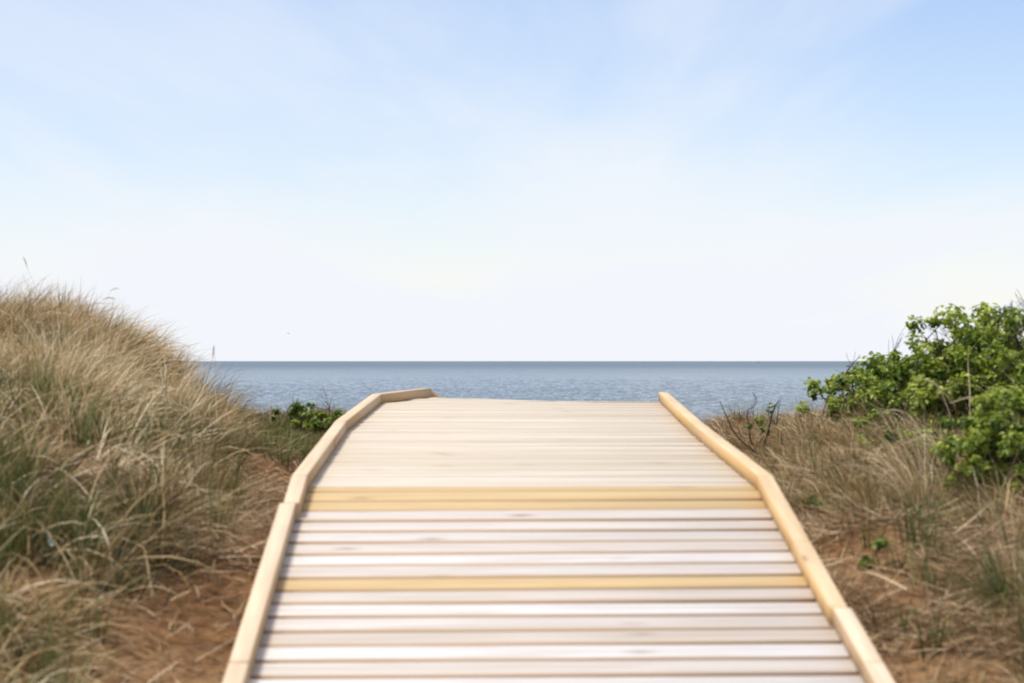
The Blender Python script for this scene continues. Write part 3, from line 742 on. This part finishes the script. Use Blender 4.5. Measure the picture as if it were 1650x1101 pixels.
# --- right: pale arching straw
def dens_right(x, y):
    e = .90+.05*np.sin(y*2)+.22*sst(7.4, 6.2, y)-.05*sst(9, 11, y)
    d = sst(e, e+.35, x)*(.25+.75*sst(.35, .6, vnoise(x, y, .4, 21)))
    d *= (1-.75*sst(10.4, 11.2, y)*sst(1.75, 1.4, x))*sst(13.0, 12.3, y)
    return d
bag = Bag()
c = scatter(520, .85, 3.1, 5.0, 12.9, dens_right); m = len(c)
tall = sst(1.35, 1.8, c[:, 0])*sst(6.8, 7.6, c[:, 1])*sst(9.8, 9.0, c[:, 1])*(1-.75*sst(1.5, 1.7, c[:, 0]))
tussocks(bag, c, rng.integers(45, 120, m), .09+.09*rng.random(m)+.22*tall, .06, rng.normal(3.0, .7, m), rng.uniform(.2, 1.2, m), np.clip(.44+.24*rng.random(m)+.14*tall+(vnoise(c[:, 0], c[:, 1], .5, 31)-.5)*.35, 0, 1), up=.6, bendm=1.5)
# long thin arching culms
c = scatter(18, 1.35, 2.6, 7.4, 9.6, lambda x, y: x*0+1); m = len(c)
tussocks(bag, c, rng.integers(6, 16, m), .42+.14*rng.random(m), .03, rng.normal(2.9, .4, m), rng.uniform(.5, 1.4, m), rng.uniform(.75, 1, m), up=.35, bendm=1.2, width=.0022)
o = bag.build('dry_meadow_grass', M_STRAW); tag(o, 'dry arching straw grass beneath the rose bushes on the right', 'grass', kind='stuff')

# --- flat litter everywhere off the walk
n = 230000
x = rng.uniform(-3.2, 3.2, n); y_ = rng.uniform(4.9, 13.2, n)
dl = .10+.9*sst(.42, .66, vnoise(x, y_, .28, 41)+.34*sst(.8, 1.3, x)+.18*sst(7.4, 9.5, y_)+.1*sst(-1.1, -1.5, x)-.22*sst(7.0, 6.0, y_)*sst(-1.3, -1.1, x))
k = (rng.random(n) < dl) & in_view(x, y_) & off_walk(x, y_, .01); x, y_ = x[k], y_[k]; n = len(x)
V, Fc, T = blades(np.stack([x, y_], -1), rng.uniform(.04, .20, n), rng.uniform(1.1, 1.6, n), rng.uniform(-.2, .5, n), rng.uniform(0, 2*math.pi, n), rng.uniform(.0014, .0038, n)*np.where(y_ < 7.5, 1.35, 1),
                  np.clip(rng.normal(.5, .25, n), 0, 1), z=ground_z(x, y_)+.012*rng.random(n))
V, Fc, T = keep_off(V, Fc, T)
bag = Bag(); bag.add(V, Fc, T)
n = 5200
x = rng.uniform(-2.4, 2.4, n); y_ = rng.uniform(4.9, 9.5, n); k = in_view(x, y_) & off_walk(x, y_, .01) & (rng.random(n) < .35+.65*sst(.4, .6, vnoise(x, y_, .35, 61))); x, y_ = x[k], y_[k]; n = len(x)
V, Fc, T = blades(np.stack([x, y_], -1), rng.uniform(.05, .26, n), rng.uniform(1.1, 1.5, n), rng.uniform(-.1, .5, n), rng.uniform(0, 2*math.pi, n), rng.uniform(.003, .0065, n),
                  np.clip(rng.normal(.62, .32, n), 0, 1), z=ground_z(x, y_)+.015*rng.random(n))
V, Fc, T = keep_off(V, Fc, T); bag.add(V, Fc, T)
o = bag.build('straw_litter', M_LITTER); tag(o, 'scattered flat straw and dead stems lying on red sand', 'litter', kind='stuff')

# --- single tussocks one can point at
def tussock(label, px, py, d, nb, Lm, az, wind, tone, mat, up=.4, bend=1.0, width=.003, spread=.03):
    b = P(px, py, d); b[2] = float(ground_z(b[0], b[1]))
    t = Bag(); tussocks(t, np.array([[b[0], b[1]]]), [nb], np.array([Lm]), spread, np.array([az]), np.array([wind]), np.array([tone]), up, bend, width)
    o = t.build('grass_tussock', mat)
    o.data.transform(__import__('mathutils').Matrix.Translation(-Vector(b))); o.location = Vector(b)
    return tag(o, label, 'grass tussock', 'grass tussocks standing apart on the sand')
tussock('dense upright olive tussock on the sand left of the walk knee', 322, 812, 8.0, 150, .34, 1.0, .3, .30, M_STRAW, .25, .5)
tussock('sparse dark green tussock in front of the olive one on left sand', 212, 890, 7.0, 60, .22, 1.2, .2, .15, M_GREEN, .18, .4, .004)
tussock('pale fountain tussock falling over at middle of the right straw', 1482, 800, 8.2, 190, .36, 3.0, .7, .85, M_STRAW, .5, 1.5)
tussock('grey green tussock at the lower right corner of the straw', 1620, 960, 6.6, 120, .26, 2.6, .8, .3, M_GREEN, .6, 1.0)
tussock('few stiff green blades near the bottom right beside bare sand', 1500, 1075, 6.3, 14, .17, 2.0, .3, .1, M_GREEN, .3, .3, .006)
tussock('green spiky tuft tight against the right kerb below its bend', 1258, 815, 8.4, 40, .15, 1.5, .2, .15, M_GREEN, .3, .4, .0035)

# --- seed heads on hair-thin stalks against the sky
def seed_stalk(label, foot, tip_px, head_px, d, hr=.004):
    a = P(*foot, d); a[2] = float(ground_z(a[0], a[1])); t0, t1 = P(*head_px[0], d), P(*head_px[1], d)
    root = empty('seed_stalk', a, label, 'grass stalk', 'seed heads above the grass')
    st = Bag(); m1 = a+(t0-a)*.55+np.array([.02, 0, .05]); V, Fc = tube(smooth_path([a, m1, t0], 6), .0006, .0004, 4); st.add(V, Fc); st.build('stem', M_STALK, root, True)
    h = Bag(); pts = smooth_path([t0, (t0+t1)/2+np.array([0, 0, np.linalg.norm(t1-t0)*.13]), t1], 5); nP = len(pts)
    V, Fc = tube(pts, 1, 1, 6); V = V.reshape(nP, 6, 3)
    for i in range(nP):
        r = hr*(.25+.75*math.sin(math.pi*min(1, (i+.4)/nP))); V[i] = pts[i]+(V[i]-pts[i])*r
    h.add(V.reshape(-1, 3), Fc); h.build('seed_head', M_SEED, root, True)
seed_stalk('slanting seed head highest above the left dune', (70, 560), 0, [(44, 432), (37, 414)], 9.6, .0022)
seed_stalk('flat seed head hanging level above the left dune crest', (130, 580), 0, [(186, 482), (164, 483)], 9.8, .0024)
seed_stalk('short seed head just above the level one over the dune', (120, 575), 0, [(178, 469), (192, 465)], 9.8, .002)
seed_stalk('upright drooping seed head beside the horizon at the dune foot', (330, 650), 0, [(345, 556), (343, 578)], 10.2, .0026)
seed_stalk('dark seed head at the water left of the leafy bushes', (430, 700), 0, [(436, 688), (437, 652)], 11.4, .004)
seed_stalk('thin leaning seed stalk nearest the taller leafy bush', (458, 700), 0, [(454, 680), (447, 652)], 11.4, .003)
seed_stalk('long drooping seed head across the tall rose bush', (1560, 780), 0, [(1540, 655), (1475, 607)], 8.7, .0032)
seed_stalk('level seed head arching in front of the rose bushes', (1620, 790), 0, [(1598, 650), (1530, 650)], 8.5, .0032)
seed_stalk('pale seed head lying level over the straw heap', (1560, 800), 0, [(1535, 712), (1450, 718)], 8.4, .0032)
seed_stalk('seed head nodding left of the straw heap over the middle bush', (1500, 800), 0, [(1470, 672), (1420, 664)], 8.6, .0032)

# --- little things
def gull():
    c_ = P(465, 537.5, 520); root = empty('gull', c_, 'tiny far gull gliding low over the sea', 'bird')
    b = Bag(); V, Fc = tube(smooth_path([c_+np.array([-.22, 0, 0]), c_, c_+np.array([.2, .05, .02])], 4), 1, 1, 6); pts = V.reshape(-1, 6, 3)
    for i in range(len(pts)):
        ce = pts[i].mean(0); pts[i] = ce+(pts[i]-ce)*(.07*math.sin(math.pi*(i+.6)/(len(pts)+.2)))
    b.add(pts.reshape(-1, 3), Fc); b.build('body', M_BIRD, root, True)
    for s in (-1, 1):
        wv = np.array([[-.02, 0, .02], [.10, 0, .02], [-.06+.12*s*0, .28*s*1, .12], [.06, .30*s, .13], [-.12, .6*s, .04], [-.08, .6*s, .04]])
        wv = wv[:, [1, 0, 2]]*np.array([.8, 1, 1])
        wv2 = wv-np.array([0, 0, .015]); V = np.concatenate([wv, wv2])+c_
        Fc = np.array([[0, 1, 3, 2], [2, 3, 5, 4], [6, 8, 9, 7], [8, 10, 11, 9], [0, 2, 8, 6], [2, 4, 10, 8], [1, 7, 9, 3], [3, 9, 11, 5]])
        b = Bag(); b.add(V, Fc); b.build('wing', M_BIRD, root)
gull()
def beacon():
    c_ = np.array([(1221.8-825)*6000/F, 6000, 0.0]); root = empty('sea_beacon', c_, 'tiny dark beacon standing on the horizon', 'beacon')
    b = Bag(); V, Fc = tube([c_+np.array([0, 0, z_]) for z_ in (0, 2, 4.2)], .8, .5, 8); b.add(V, Fc); b.build('pole', M_BEACON, root)
    b = Bag(); V, Fc = tube([c_+np.array([0, 0, z_]) for z_ in (4.2, 4.9, 5.4)], .8, .4, 8); b.add(V, Fc); b.build('lantern', M_BEACON, root)
beacon()
def tape():
    a = P(68, 857, 6.9); b_ = P(84, 882, 6.8)
    b = Bag(); pts = smooth_path([a, (a+b_)/2+np.array([.004, 0, .006]), b_], 4); V = []
    for i, p in enumerate(pts):
        for s, h_ in ((-1, 0), (1, 0), (1, .002), (-1, .002)): V.append(p+np.array([.006*s, .003*s, h_+.002*math.sin(i)]))
    n_ = len(pts); Fc = [(i*4+k, i*4+(k+1) % 4, i*4+4+(k+1) % 4, i*4+4+k) for i in range(n_-1) for k in range(4)]
    b.add(np.array(V), np.array(Fc)); o = b.build('plastic_scrap', M_TAPE)
    tag(o, 'small pale blue green strip of plastic caught in the left grass', 'litter')
tape()
